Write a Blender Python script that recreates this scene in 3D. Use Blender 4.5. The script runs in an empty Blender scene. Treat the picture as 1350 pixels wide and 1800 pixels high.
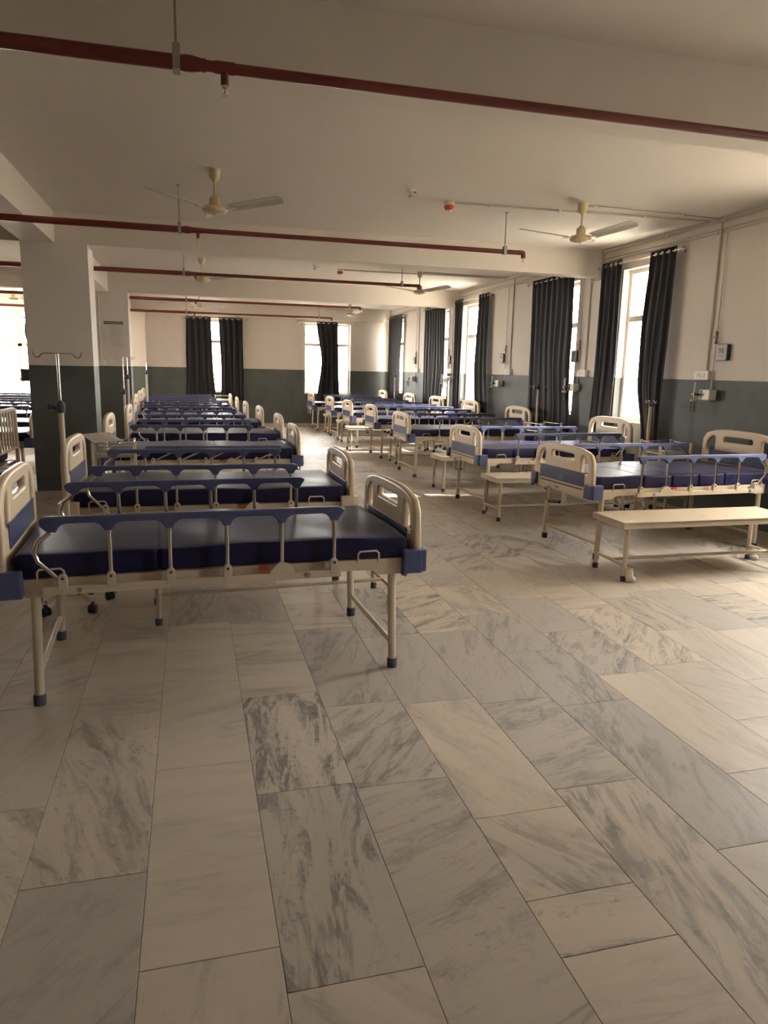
import bpy, bmesh, math, random
from mathutils import Vector, Matrix, Euler
random.seed(7)
C = bpy.context.scene.collection
PI = math.pi
R = math.radians

# ------------------------------------------------------------------ camera
def make_camera():
    yaw, pitch, roll, fpx = .262656, .193993, .022305, 1262.0
    f = Vector((math.sin(yaw)*math.cos(pitch), math.cos(yaw)*math.cos(pitch), -math.sin(pitch)))
    r = Vector((math.cos(yaw), -math.sin(yaw), 0)); u = r.cross(f)
    r2 = r*math.cos(roll)+u*math.sin(roll); u2 = -r*math.sin(roll)+u*math.cos(roll)
    cam = bpy.data.cameras.new('camera'); o = bpy.data.objects.new('camera', cam); C.objects.link(o)
    m = Matrix(((r2.x, u2.x, -f.x, 0), (r2.y, u2.y, -f.y, 0), (r2.z, u2.z, -f.z, 1.5), (0, 0, 0, 1)))
    o.matrix_world = m
    cam.sensor_fit = 'VERTICAL'; cam.sensor_height = 36.0; cam.lens = fpx/1800*36
    cam.clip_start = .02; cam.clip_end = 300
    bpy.context.scene.camera = o
make_camera()

# ------------------------------------------------------------------ sky, sun, exposure
SKY, SUN, EXPOSURE = 25.0, 12.0, 1.15
w = bpy.data.worlds.new('sky'); bpy.context.scene.world = w; w.use_nodes = True
bg = w.node_tree.nodes['Background']; bg.inputs[0].default_value = (1.0, .94, .895, 1); bg.inputs[1].default_value = SKY
sl = bpy.data.lights.new('sun', 'SUN'); sl.energy = SUN; sl.angle = R(.6); sl.color = (1, .93, .8)
so = bpy.data.objects.new('sun', sl); C.objects.link(so)
so.rotation_euler = Vector((-.98*math.cos(R(40)), .17*math.cos(R(40)), -math.sin(R(40)))).to_track_quat('-Z', 'Y').to_euler()
vs = bpy.context.scene.view_settings
vs.view_transform = 'Standard'; vs.look = 'None'; vs.gamma = 1; vs.use_curve_mapping = False; vs.exposure = EXPOSURE
cy = bpy.context.scene.cycles
cy.max_bounces = 10; cy.diffuse_bounces = 6; cy.glossy_bounces = 4; cy.transmission_bounces = 4; cy.transparent_max_bounces = 8
cy.sample_clamp_indirect = 6.0
cy.caustics_reflective = False; cy.caustics_refractive = False
def portal(loc, rot, sx, sy):
    l = bpy.data.lights.new('sky_portal', 'AREA'); l.shape = 'RECTANGLE'; l.size = sx; l.size_y = sy
    l.cycles.is_portal = True
    o = bpy.data.objects.new('sky_portal', l); C.objects.link(o); o.location = loc; o.rotation_euler = rot

# ------------------------------------------------------------------ materials
def mat(name, col, rough=.5, metal=0, spec=.5, **kw):
    m = bpy.data.materials.new(name); m.use_nodes = True
    b = m.node_tree.nodes['Principled BSDF']
    b.inputs['Base Color'].default_value = (*col, 1); b.inputs['Roughness'].default_value = rough
    b.inputs['Metallic'].default_value = metal; b.inputs['Specular IOR Level'].default_value = spec
    for k, v in kw.items(): b.inputs[k].default_value = v
    return m
class NT:
    def __init__(s, m): s.t = m.node_tree; s.b = s.t.nodes['Principled BSDF']
    def n(s, typ, **kw):
        x = s.t.nodes.new(typ)
        for k, v in kw.items(): setattr(x, k, v)
        return x
    def l(s, a, b): s.t.links.new(a, b)
    def val(s, op, a, b=None, c=None):
        x = s.n('ShaderNodeMath', operation=op)
        for i, q in enumerate((a, b, c)):
            if q is None: continue
            if isinstance(q, (int, float)): x.inputs[i].default_value = q
            else: s.l(q, x.inputs[i])
        return x.outputs[0]
    def mix(s, f, a, b):
        x = s.n('ShaderNodeMix', data_type='RGBA')
        for i, q in ((0, f), (6, a), (7, b)):
            if isinstance(q, (int, float)): x.inputs[i].default_value = q
            elif isinstance(q, tuple): x.inputs[i].default_value = (*q, 1)
            else: s.l(q, x.inputs[i])
        return x.outputs[2]
    def noise(s, vec, scale, detail=4, rough=.5, dist=0):
        x = s.n('ShaderNodeTexNoise'); x.inputs['Scale'].default_value = scale; x.inputs['Detail'].default_value = detail
        x.inputs['Roughness'].default_value = rough; x.inputs['Distortion'].default_value = dist
        if vec is not None: s.l(vec, x.inputs['Vector'])
        return x.outputs['Fac']
    def ramp(s, f, a, b):
        x = s.n('ShaderNodeMapRange', interpolation_type='SMOOTHSTEP'); s.l(f, x.inputs[0]); x.inputs[1].default_value = a; x.inputs[2].default_value = b
        return x.outputs[0]
    def bump(s, h, strength, dist=.01):
        x = s.n('ShaderNodeBump'); x.inputs['Strength'].default_value = strength; x.inputs['Distance'].default_value = dist
        s.l(h, x.inputs['Height']); s.l(x.outputs[0], s.b.inputs['Normal'])

def grain(name, col, rough, scale, amt, bump=.0, metal=0, spec=.5, roughvar=0):
    """plain colour with a little procedural mottle, so no surface is dead flat"""
    m = mat(name, col, rough, metal, spec); t = NT(m)
    g = t.n('ShaderNodeTexCoord').outputs['Object']
    f = t.noise(g, scale, 5, .6)
    t.l(t.mix(f, tuple(c*(1-amt) for c in col), tuple(min(1, c*(1+amt)) for c in col)), t.b.inputs['Base Color'])
    if bump: t.bump(f, bump, .004)
    if roughvar: t.l(t.val('MULTIPLY_ADD', f, roughvar, rough-roughvar/2), t.b.inputs['Roughness'])
    return m

WALLC = (.76, .705, .64); DADO = (.085, .094, .088)
def wall_mat(name):
    m = mat(name, WALLC, .6); t = NT(m)
    p = t.n('ShaderNodeNewGeometry').outputs['Position']
    z = t.n('ShaderNodeSeparateXYZ'); t.l(p, z.inputs[0])
    up = t.val('GREATER_THAN', z.outputs[2], 1.48)
    f = t.noise(p, 2.2, 5, .6); f2 = t.noise(p, 45, 3, .6)
    light = t.mix(f, tuple(c*.96 for c in WALLC), tuple(c*1.03 for c in WALLC))
    dark = t.mix(t.ramp(f, .35, .7), DADO, tuple(c*1.25 for c in DADO))
    t.l(t.mix(up, dark, light), t.b.inputs['Base Color'])
    t.l(t.val('MULTIPLY_ADD', up, .1, .55), t.b.inputs['Roughness']); t.b.inputs['Specular IOR Level'].default_value = .3
    t.bump(f2, .06, .004)
    return m
M = {}
M['wall'] = wall_mat('painted_wall')
M['ceiling'] = grain('ceiling_paint', (.76, .705, .645), .75, 1.6, .03, .03)
M['abs'] = grain('cream_plastic', (.70, .565, .40), .38, 30, .03, 0)
M['frame'] = grain('cream_powder_coat', (.62, .525, .40), .42, 60, .06, .02)
M['inlay'] = grain('slate_blue_plastic', (.062, .075, .18), .3, 14, .12)
M['bracket'] = grain('blue_bracket_plastic', (.075, .09, .21), .42, 40, .06)
M['grip'] = grain('grey_blue_rail_plastic', (.075, .088, .19), .42, 30, .06)
M['mattress'] = grain('navy_rexine', (.018, .017, .058), .42, 9, .15, .12, roughvar=.12); M['mattress'].node_tree.nodes['Principled BSDF'].inputs['Sheen Weight'].default_value = .06; M['mattress'].node_tree.nodes['Principled BSDF'].inputs['Specular IOR Level'].default_value = .18; M['mattress'].node_tree.nodes['Principled BSDF'].inputs['Sheen Roughness'].default_value = .4
M['chrome'] = mat('brushed_steel', (.62, .57, .5), .26, 1)
M['foot'] = grain('grey_blue_rubber', (.06, .065, .095), .6, 40, .1)
M['black'] = mat('black_plastic', (.012, .012, .012), .45)
M['red'] = mat('red_plastic', (.45, .03, .02), .4)
M['pipe'] = grain('red_oxide_paint', (.13, .018, .011), .42, 20, .1, .02)
M['galv'] = grain('galvanised_steel', (.36, .34, .3), .42, 60, .12, metal=.8)
M['fan'] = grain('ivory_enamel', (.62, .51, .31), .38, 20, .03)
M['blade'] = grain('dusty_ivory_blade', (.56, .52, .45), .5, 30, .1)
M['pvc'] = grain('painted_conduit', (.62, .57, .5), .5, 20, .05)
M['white'] = grain('white_plastic', (.76, .72, .64), .42, 20, .03)
M['upvc'] = grain('window_frame_paint', (.70, .65, .56), .4, 20, .03)
M['grey'] = grain('grey_plastic', (.20, .195, .19), .4, 20, .05)
M['steel'] = mat('satin_steel_sheet', (.55, .53, .5), .35, .9)
M['brass'] = mat('dull_brass', (.24, .15, .09), .45, .6)
M['paper'] = grain('printed_paper', (.72, .68, .62), .8, 8, .04)
M['ink'] = mat('ink', (.05, .04, .05), .7)
M['faint'] = mat('faint_ink', (.42, .38, .34), .8)
M['emblem'] = mat('pale_emblem', (.19, .20, .30), .5)
M['orange'] = mat('red_orange_plastic', (.62, .07, .02), .4)
M['wrap'] = mat('clear_polythene_wrap', (.72, .66, .56), .3)
M['grout'] = mat('tile_joint', (.27, .225, .175), .85)
M['ground'] = mat('pale_paved_ground', (.62, .58, .5), .9)
M['pillow'] = grain('violet_blue_pillow_cover', (.06, .065, .24), .5, 12, .1)
def curtain_mat():
    m = mat('charcoal_curtain_cloth', (.028, .028, .032), .62); t = NT(m)
    g = t.n('ShaderNodeTexCoord').outputs['Object']; f = t.noise(g, 90, 3, .6)
    t.l(t.mix(f, (.017, .0155, .0175), (.028, .026, .029)), t.b.inputs['Base Color'])
    t.b.inputs['Specular IOR Level'].default_value = .12
    return m
M['curtain'] = curtain_mat()
def glass_mat():
    m = bpy.data.materials.new('window_glass'); m.use_nodes = True; t = m.node_tree; t.nodes.clear()
    o = t.nodes.new('ShaderNodeOutputMaterial'); mx = t.nodes.new('ShaderNodeMixShader'); tr = t.nodes.new('ShaderNodeBsdfTransparent')
    gl = t.nodes.new('ShaderNodeBsdfGlossy'); gl.inputs['Roughness'].default_value = .02
    tr.inputs[0].default_value = (.95, .96, .95, 1)
    lw = t.nodes.new('ShaderNodeLayerWeight'); pw = t.nodes.new('ShaderNodeMath'); pw.operation = 'POWER'; pw.inputs[1].default_value = 5
    ma = t.nodes.new('ShaderNodeMath'); ma.operation = 'MULTIPLY_ADD'; ma.inputs[1].default_value = .5; ma.inputs[2].default_value = .03
    t.links.new(lw.outputs['Facing'], pw.inputs[0]); t.links.new(pw.outputs[0], ma.inputs[0])
    t.links.new(ma.outputs[0], mx.inputs[0]); t.links.new(tr.outputs[0], mx.inputs[1]); t.links.new(gl.outputs[0], mx.inputs[2]); t.links.new(mx.outputs[0], o.inputs[0])
    return m
M['glass'] = glass_mat()
def clear_mat():
    m = M['glass'].copy(); m.name = 'clear_jar_plastic'
    for n in m.node_tree.nodes:
        if n.type == 'BSDF_TRANSPARENT': n.inputs[0].default_value = (.8, .8, .78, 1)
    return m
M['clear'] = clear_mat()

def marble_mat(name, skirting=False):
    """each tile carries (tone, veining, seed, grain angle) as a colour attribute"""
    m = mat(name, (.6, .55, .47), .3); t = NT(m)
    p = t.n('ShaderNodeNewGeometry').outputs['Position']
    if skirting:
        f = t.noise(p, 6, 6, .65, .6)
        t.l(t.mix(t.ramp(f, .4, .75), (.46, .39, .30), (.30, .25, .20)), t.b.inputs['Base Color']); return m
    a = t.n('ShaderNodeAttribute', attribute_name='slab'); s = t.n('ShaderNodeSeparateColor'); t.l(a.outputs['Color'], s.inputs[0])
    tone, vein, seed, ang = s.outputs[0], s.outputs[1], s.outputs[2], a.outputs['Alpha']
    off = t.n('ShaderNodeCombineXYZ'); t.l(t.val('MULTIPLY', seed, 97.0), off.inputs[0]); t.l(t.val('MULTIPLY', seed, 41.0), off.inputs[1])
    ad = t.n('ShaderNodeVectorMath', operation='ADD'); t.l(p, ad.inputs[0]); t.l(off.outputs[0], ad.inputs[1])
    ro = t.n('ShaderNodeVectorRotate', rotation_type='Z_AXIS'); t.l(ad.outputs[0], ro.inputs['Vector']); t.l(t.val('MULTIPLY', ang, 3.1416), ro.inputs['Angle'])
    st = t.n('ShaderNodeMapping'); st.inputs['Scale'].default_value = (1, .2, 1); t.l(ro.outputs[0], st.inputs['Vector'])
    big = t.noise(st.outputs[0], 3.2, 6, .62, .5)            # broad cloudy bands along the grain
    fine = t.noise(st.outputs[0], 13, 8, .72, .9)             # flecks and streaks
    sp = t.noise(ad.outputs[0], 30, 5, .7, .4)
    thin = t.noise(st.outputs[0], 2.3, 5, .6, 1.4)
    line = t.val('SUBTRACT', 1.0, t.ramp(t.val('ABSOLUTE', t.val('SUBTRACT', thin, .5)), .0, .028))
    base = t.mix(tone, (.66, .565, .46), (.45, .415, .38))
    base = t.mix(t.val('MULTIPLY', t.ramp(big, .35, .7), .55), base, (.42, .39, .35))
    fl = t.val('MULTIPLY', t.val('MULTIPLY', t.ramp(fine, .47, .60), t.ramp(big, .36, .56)), t.val('MULTIPLY_ADD', vein, .95, .05))
    base = t.mix(t.val('MINIMUM', fl, .92), base, (.165, .16, .16))
    fl2 = t.val('MULTIPLY', t.val('MULTIPLY', t.ramp(sp, .52, .66), t.ramp(fine, .42, .58)), t.val('MULTIPLY', vein, .8))
    base = t.mix(fl2, base, (.13, .13, .135))
    base = t.mix(t.val('MULTIPLY', t.val('MULTIPLY', line, t.ramp(big, .42, .6)), t.val('MULTIPLY_ADD', vein, .7, .2)), base, (.17, .16, .155))
    dust = t.noise(p, 1.3, 5, .6)
    base = t.mix(t.val('MULTIPLY', dust, .16), base, (.54, .46, .36))
    t.l(base, t.b.inputs['Base Color'])
    t.l(t.val('MULTIPLY_ADD', dust, .14, .42), t.b.inputs['Roughness'])
    t.b.inputs['Specular IOR Level'].default_value = .15
    return m
M['marble'] = marble_mat('marble_slab'); M['skirting'] = marble_mat('marble_skirting', True)

# ------------------------------------------------------------------ mesh helpers
class MB:
    def __init__(s): s.v = []; s.f = []; s.sm = []
    def add(s, vs_, fs_, smooth=False):
        b = len(s.v); s.v += [tuple(x) for x in vs_]; s.f += [tuple(i+b for i in q) for q in fs_]; s.sm += [smooth]*len(fs_); return s
    def box(s, c, d, rot=None, ch=0.0):
        hx, hy, hz = d[0]/2, d[1]/2, d[2]/2
        mt = rot.to_matrix() if isinstance(rot, Euler) else rot
        def T(p):
            p = Vector(p)
            if mt is not None: p = mt @ p
            return p + Vector(c)
        if ch <= 0:
            P = [T((x*hx, y*hy, z*hz)) for x in (-1, 1) for y in (-1, 1) for z in (-1, 1)]
            return s.add(P, [(0, 1, 3, 2), (4, 6, 7, 5), (0, 4, 5, 1), (2, 3, 7, 6), (0, 2, 6, 4), (1, 5, 7, 3)])
        bm = bmesh.new(); bmesh.ops.create_cube(bm, size=1)
        bmesh.ops.scale(bm, vec=d, verts=bm.verts)
        bmesh.ops.bevel(bm, geom=bm.edges[:], offset=min(ch, min(d)*.45), segments=2, affect='EDGES', profile=.6)
        bm.verts.index_update()
        s.add([T(v.co) for v in bm.verts], [[v.index for v in f.verts] for f in bm.faces]); bm.free(); return s
    def tube(s, pts, r, n=10, caps=True, r2=None):
        P = [Vector(p) for p in pts]; rings = []
        up = None
        for i, p in enumerate(P):
            a = P[i]-P[i-1] if i else P[1]-P[0]; b = P[i+1]-P[i] if i < len(P)-1 else a
            t = (a.normalized()+b.normalized())
            t = t.normalized() if t.length > 1e-6 else a.normalized()
            if up is None:
                up = Vector((0, 0, 1)) if abs(t.z) < .9 else Vector((1, 0, 0))
            x = t.cross(up); x.normalize(); y = x.cross(t); up = y
            rr = r if r2 is None else r+(r2-r)*i/(len(P)-1)
            k = 1/max(.5, t.dot(a.normalized()))
            rings.append([p+(x*math.cos(2*PI*j/n)+y*math.sin(2*PI*j/n))*rr*(k if 0 < i < len(P)-1 else 1) for j in range(n)])
        V = [q for g in rings for q in g]; F = []
        for i in range(len(P)-1):
            for j in range(n): F.append((i*n+j, i*n+(j+1) % n, (i+1)*n+(j+1) % n, (i+1)*n+j))
        s.add(V, F, True)
        if caps: s.add(rings[0], [tuple(range(n))]); s.add(rings[-1], [tuple(reversed(range(n)))])
        return s
    def lathe(s, prof, c=(0, 0, 0), n=20, axis='z', smooth=True):
        V = []; F = []
        for r, h in prof:
            for j in range(n):
                a = 2*PI*j/n; q = (r*math.cos(a), r*math.sin(a), h)
                if axis == 'x': q = (h, q[0], q[1])
                if axis == 'y': q = (q[0], h, q[1])
                V.append(Vector(q)+Vector(c))
        for i in range(len(prof)-1):
            for j in range(n): F.append((i*n+j, i*n+(j+1) % n, (i+1)*n+(j+1) % n, (i+1)*n+j))
        s.add(V, F, smooth)
        s.add(V[:n], [tuple(reversed(range(n)))]); s.add(V[-n:], [tuple(range(n))])
        return s
    def torus(s, c, r, t, axis='x', n=18, k=8):
        V = []; F = []
        for i in range(n):
            for j in range(k):
                a, b = 2*PI*i/n, 2*PI*j/k; rr = r+t*math.cos(b); q = (rr*math.cos(a), rr*math.sin(a), t*math.sin(b))
                if axis == 'x': q = (q[2], q[0], q[1])
                if axis == 'y': q = (q[0], q[2], q[1])
                V.append(Vector(q)+Vector(c)); F.append((i*k+j, ((i+1) % n)*k+j, ((i+1) % n)*k+(j+1) % k, i*k+(j+1) % k))
        return s.add(V, F, True)
    def mesh(s, name, m):
        me = bpy.data.meshes.new(name); me.from_pydata(s.v, [], s.f)
        me.polygons.foreach_set('use_smooth', s.sm); me.materials.append(M[m] if isinstance(m, str) else m)
        me.validate()
        bm = bmesh.new(); bm.from_mesh(me)
        if getattr(s, 'raw', False): bmesh.ops.remove_doubles(bm, verts=bm.verts, dist=1e-5)
        bmesh.ops.recalc_face_normals(bm, faces=bm.faces); bm.to_mesh(me); bm.free()
        return me
    def build(s, name, m, parent=None, loc=(0, 0, 0), rot=(0, 0, 0)):
        return link(name, s.mesh(name, m), parent, loc, rot)
def link(name, data, parent=None, loc=(0, 0, 0), rot=(0, 0, 0)):
    o = bpy.data.objects.new(name, data); C.objects.link(o); o.location = loc; o.rotation_euler = rot
    if parent is not None: o.parent = parent
    return o
def tag(o, label, cat, group=None):
    o['label'] = label; o['category'] = cat
    if group: o['group'] = group
    return o
def thing(name, label, cat, loc=(0, 0, 0), rz=0, group=None):
    o = bpy.data.objects.new(name, None); C.objects.link(o); o.location = loc; o.rotation_euler = (0, 0, rz); o.empty_display_size = .1
    return tag(o, label, cat, group)
def struct(o): o['kind'] = 'structure'; return o
KIDS = {}
def copy_tree(o, parent=None):
    c = o.copy(); C.objects.link(c)
    if parent is not None: c.parent = parent
    for ch in o.children: copy_tree(ch, c)
    return c
def plate(outlines, thick, bev, frame):
    """flat outline (first) with holes (rest) -> solid plate with rounded edges; frame maps (u, v, w) to (x, y, z)"""
    def area(P): return sum(P[i-1][0]*P[i][1]-P[i][0]*P[i-1][1] for i in range(len(P)))/2
    def inset(P, d):
        n = len(P); out = []
        for i in range(n):
            p, q, r_ = P[i-1], P[i], P[(i+1) % n]
            e1 = Vector((q[0]-p[0], q[1]-p[1])); e2 = Vector((r_[0]-q[0], r_[1]-q[1]))
            n1 = Vector((-e1.y, e1.x)).normalized(); n2 = Vector((-e2.y, e2.x)).normalized()
            m = n1+n2; m = m.normalized() if m.length > 1e-6 else n1
            k = d/max(.5, m.dot(n1)); out.append((q[0]+m.x*k, q[1]+m.y*k))
        return out
    mb = MB(); rims = []
    for i, P in enumerate(outlines):
        P = [p for j, p in enumerate(P) if math.hypot(p[0]-P[j-1][0], p[1]-P[j-1][1]) > 1e-5]
        if (area(P) > 0) != (i == 0): P = P[::-1]
        K = 3; prof = [(bev*(1-math.cos(PI/2*k/K)), thick/2-bev+bev*math.sin(PI/2*k/K)) for k in range(K+1)]
        prof = [(d, -z) for d, z in reversed(prof)]+prof
        V = []; n = len(P)
        for d, z in prof: V += [frame(u, v, z) for u, v in inset(P, d)]
        mb.add(V, [(j*n+q, j*n+(q+1) % n, (j+1)*n+(q+1) % n, (j+1)*n+q) for j in range(len(prof)-1) for q in range(n)], True)
        rims.append(inset(P, bev))
    cu = bpy.data.curves.new('outline', 'CURVE'); cu.dimensions = '2D'; cu.fill_mode = 'BOTH'
    for pts in rims:
        sp = cu.splines.new('POLY'); sp.points.add(len(pts)-1)
        for q, p in zip(sp.points, pts): q.co = (p[0], p[1], 0, 1)
        sp.use_cyclic_u = True
    o = bpy.data.objects.new('outline', cu); C.objects.link(o)
    dg = bpy.context.evaluated_depsgraph_get(); me = bpy.data.meshes.new_from_object(o.evaluated_get(dg))
    bpy.data.objects.remove(o); bpy.data.curves.remove(cu)
    for z in (thick/2, -thick/2):
        mb.add([frame(v.co.x, v.co.y, z) for v in me.vertices], [tuple(p.vertices) if z > 0 else tuple(reversed(p.vertices)) for p in me.polygons])
    bpy.data.meshes.remove(me); mb.raw = True
    return mb
def text(name, s, size, m, parent, loc, rot, ext=.0006):
    cu = bpy.data.curves.new(name, 'FONT'); cu.body = s; cu.size = size; cu.extrude = ext; cu.align_x = 'CENTER'; cu.align_y = 'CENTER'
    cu.resolution_u = 2
    o = bpy.data.objects.new(name, cu); C.objects.link(o)
    dg = bpy.context.evaluated_depsgraph_get(); me = bpy.data.meshes.new_from_object(o.evaluated_get(dg))
    bpy.data.objects.remove(o); bpy.data.curves.remove(cu); me.materials.clear(); me.materials.append(M[m])
    return link(name, me, parent, loc, rot)
def arc(cx, cz, r, a0, a1, n=6): return [(cx+r*math.cos(a0+(a1-a0)*i/n), cz+r*math.sin(a0+(a1-a0)*i/n)) for i in range(n+1)]
def rrect(x0, z0, x1, z1, r, n=4):
    return arc(x1-r, z1-r, r, 0, PI/2, n)+arc(x0+r, z1-r, r, PI/2, PI, n)+arc(x0+r, z0+r, r, PI, 1.5*PI, n)+arc(x1-r, z0+r, r, 1.5*PI, 2*PI, n)

# ------------------------------------------------------------------ the room
XW, YF, XL, YB, HC = 5.15, 18.95, -7.0, -4.5, 3.07
SILL, HEAD = .95, 2.77
BEAMZ = 2.75
def wall_with_openings(name, axis, pos, thick, a0, a1, openings, sgn):
    """axis 'y': wall plane X=pos running along Y; sgn = outward direction"""
    mb = MB()
    def put(u0, u1, z0, z1):
        if u1-u0 < 1e-4: return
        c = pos+sgn*thick/2
        if axis == 'y': mb.box((c, (u0+u1)/2, (z0+z1)/2), (thick, u1-u0, z1-z0))
        else: mb.box(((u0+u1)/2, c, (z0+z1)/2), (u1-u0, thick, z1-z0))
    cur = a0
    for (u0, u1, z0, z1) in sorted(openings):
        put(cur, u0, 0, HC+.1); put(u0, u1, 0, z0); put(u0, u1, z1, HC+.1); cur = u1
    put(cur, a1, 0, HC+.1)
    return struct(mb.build(name, 'wall'))
RIGHT_WIN = [(.55, 1.6), (3.9, 4.95), (7.2, 8.12), (9.16, 10.17), (12.5, 13.55), (14.37, 15.42), (17.65, 18.7)]
FAR_WIN = [(-.02, .98), (2.86, 4.08)]
wall_with_openings('wall_right', 'y', XW, .24, YB-.2, YF+.2, [(a, b, SILL, HEAD) for a, b in RIGHT_WIN], 1)
wall_with_openings('wall_far', 'x', YF, .24, XL-.2, XW, [(a, b, .87, 2.66) for a, b in FAR_WIN]+[(-6.27, -2.67, .72, 2.72)], 1)
LEFT_FILL_WIN = [(16.2, 17.8)]  # unseen window, added to give fill light
wall_with_openings('wall_left', 'y', XL, .24, YB-.2, YF, [(a, b, SILL, HEAD) for a, b in LEFT_FILL_WIN], -1)
BACK_WIN = []
wall_with_openings('wall_back', 'x', YB, .24, XL, XW, [(a, b, SILL, HEAD) for a, b in BACK_WIN], -1)
struct(MB().box(((XL+XW)/2, (YB+YF)/2, HC+.1), (XW-XL+.4, YF-YB+.4, .2)).build('ceiling', 'ceiling'))

def window(idx, axis, pos, sgn, u0, u1, z0, z1, cols=2, rows=None, transom=2.19, depth=.13):
    """frame, mullions, transom and panes set back in the reveal"""
    c = pos+sgn*depth
    def B(mb, ua, ub, za, zb, d=.05):
        if axis == 'y': mb.box((c, (ua+ub)/2, (za+zb)/2), (d, ub-ua, zb-za), ch=.004)
        else: mb.box(((ua+ub)/2, c, (za+zb)/2), (ub-ua, d, zb-za), ch=.004)
    f = .05; mb = MB()
    B(mb, u0, u0+f, z0, z1, .07); B(mb, u1-f, u1, z0, z1, .07); B(mb, u0+f, u1-f, z1-f, z1, .07); B(mb, u0+f, u1-f, z0, z0+f, .07)
    root = struct(mb.build('window_%d' % idx, 'upvc'))
    tr = [transom] if rows is None else rows
    zs = [z0+f]+tr+[z1-f]
    for t in tr:
        m2 = MB(); B(m2, u0+f, u1-f, t-.035, t+.035); m2.build('transom', 'upvc', root)
    us = [u0+f+(u1-u0-2*f)*i/cols for i in range(cols+1)]
    for u in us[1:-1]:
        m2 = MB(); B(m2, u-.025 if cols < 3 else u-.045, u+.025 if cols < 3 else u+.045, z0+f, z1-f); m2.build('mullion', 'upvc', root)
    for i in range(cols):
        for j in range(len(zs)-1):
            m2 = MB()
            if axis == 'y': m2.box((c, (us[i]+us[i+1])/2, (zs[j]+zs[j+1])/2), (.006, us[i+1]-us[i], zs[j+1]-zs[j]))
            else: m2.box(((us[i]+us[i+1])/2, c, (zs[j]+zs[j+1])/2), (us[i+1]-us[i], .006, zs[j+1]-zs[j]))
            m2.build('pane', 'glass', root)
    m2 = MB()
    if axis == 'y': m2.box((pos+sgn*.09, (u0+u1)/2, z0+.004), (.2, u1-u0-.004, .012))
    else: m2.box(((u0+u1)/2, pos+sgn*.09, z0+.004), (u1-u0-.004, .2, .012))
    m2.build('sill_slab', 'skirting', root)
    hm = MB()
    for z in (z0+.35, transom+.25):
        if axis == 'y': hm.box((c-sgn*.045, u0+.03, z), (.018, .022, .09), ch=.003)
        else: hm.box((u0+.03, c-sgn*.045, z), (.022, .018, .09), ch=.003)
    hm.build('hinge', 'grey', root)
    po = pos+sgn*.27
    if axis == 'y': portal((po, (u0+u1)/2, (z0+z1)/2), (0, sgn*PI/2, 0), z1-z0, u1-u0)
    else: portal(((u0+u1)/2, po, (z0+z1)/2), (-sgn*PI/2, 0, 0), u1-u0, z1-z0)
    return root
wi = 0
for a, b in RIGHT_WIN: wi += 1; window(wi, 'y', XW, 1, a, b, SILL, HEAD)
for a, b in FAR_WIN: wi += 1; window(wi, 'x', YF, 1, a, b, .87, 2.66, transom=2.13)
wi += 1; window(wi, 'x', YF, 1, -6.27, -2.67, .72, 2.72, cols=3, rows=[1.12, 1.92])
for a, b in LEFT_FILL_WIN: wi += 1; window(wi, 'y', XL, -1, a, b, SILL, HEAD, cols=3)
for a, b in BACK_WIN: wi += 1; window(wi, 'x', YB, -1, a, b, SILL, HEAD)

# beams and pillars
for i, y in enumerate((-1.73, 3.45, 8.62, 13.80)):
    struct(MB().box(((-1.35+XW)/2, y+.115, (BEAMZ+HC)/2), (XW+1.35, .23, HC-BEAMZ)).build('ceiling_beam', 'wall'))
    struct(MB().box(((XL-1.67)/2, y+.115, (BEAMZ+HC)/2), (-1.67-XL, .23, HC-BEAMZ)).build('ceiling_beam', 'wall'))
struct(MB().box(((-1.35+XW)/2, YF-.04, (BEAMZ+HC)/2), (XW+1.35, .08, HC-BEAMZ)).build('ceiling_beam', 'wall'))
struct(MB().box((-1.51, (YB+YF)/2, (BEAMZ+HC)/2), (.32, YF-YB, HC-BEAMZ)).build('ceiling_beam', 'wall'))
for y0, dep in ((-1.73, .45), (3.45-9, .0), (8.62, .46), (13.80, .46), (18.62, .33)):
    if dep == 0: continue
    p = struct(MB().box((-1.36, y0+dep/2, BEAMZ/2), (.66, dep, BEAMZ)).build('pillar', 'wall'))
    k = MB(); k.box((-1.36, y0-.008, .05), (.69, .016, .10)); k.box((-1.36, y0+dep+.008, .05), (.69, .016, .10))
    k.box((-1.698, y0+dep/2, .05), (.016, dep, .10)); k.box((-1.022, y0+dep/2, .05), (.016, dep, .10))
    if y0 < 18: k.build('skirting', 'skirting', p)
# skirting boards
struct(MB().box((XW-.009, (YB+YF)/2, .05), (.018, YF-YB, .10)).build('baseboard_right', 'skirting'))
struct(MB().box(((XL+XW)/2, YF-.009, .05), (XW-XL-.04, .018, .10)).build('baseboard_far', 'skirting'))

# marble floor, slab by slab
fl = struct(MB().box(((XL+XW)/2, (YB+YF)/2, -.055), (XW-XL+.4, YF-YB+.4, .104)).build('floor', 'grout'))
KNOWN = {  # cross joints seen in the near columns (column index -> list of Y)
    -2: [1.62, 2.45], -1: [2.03, 3.1], 0: [1.65, 2.60, 3.35], 1: [1.50, 2.36, 3.15], 2: [2.32, 2.98], 3: [1.0, 1.44, 1.65, 2.05, 2.93],
    4: [2.15, 2.86], 5: [1.72, 2.76, 3.4], 6: [2.1, 3.03]}
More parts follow.
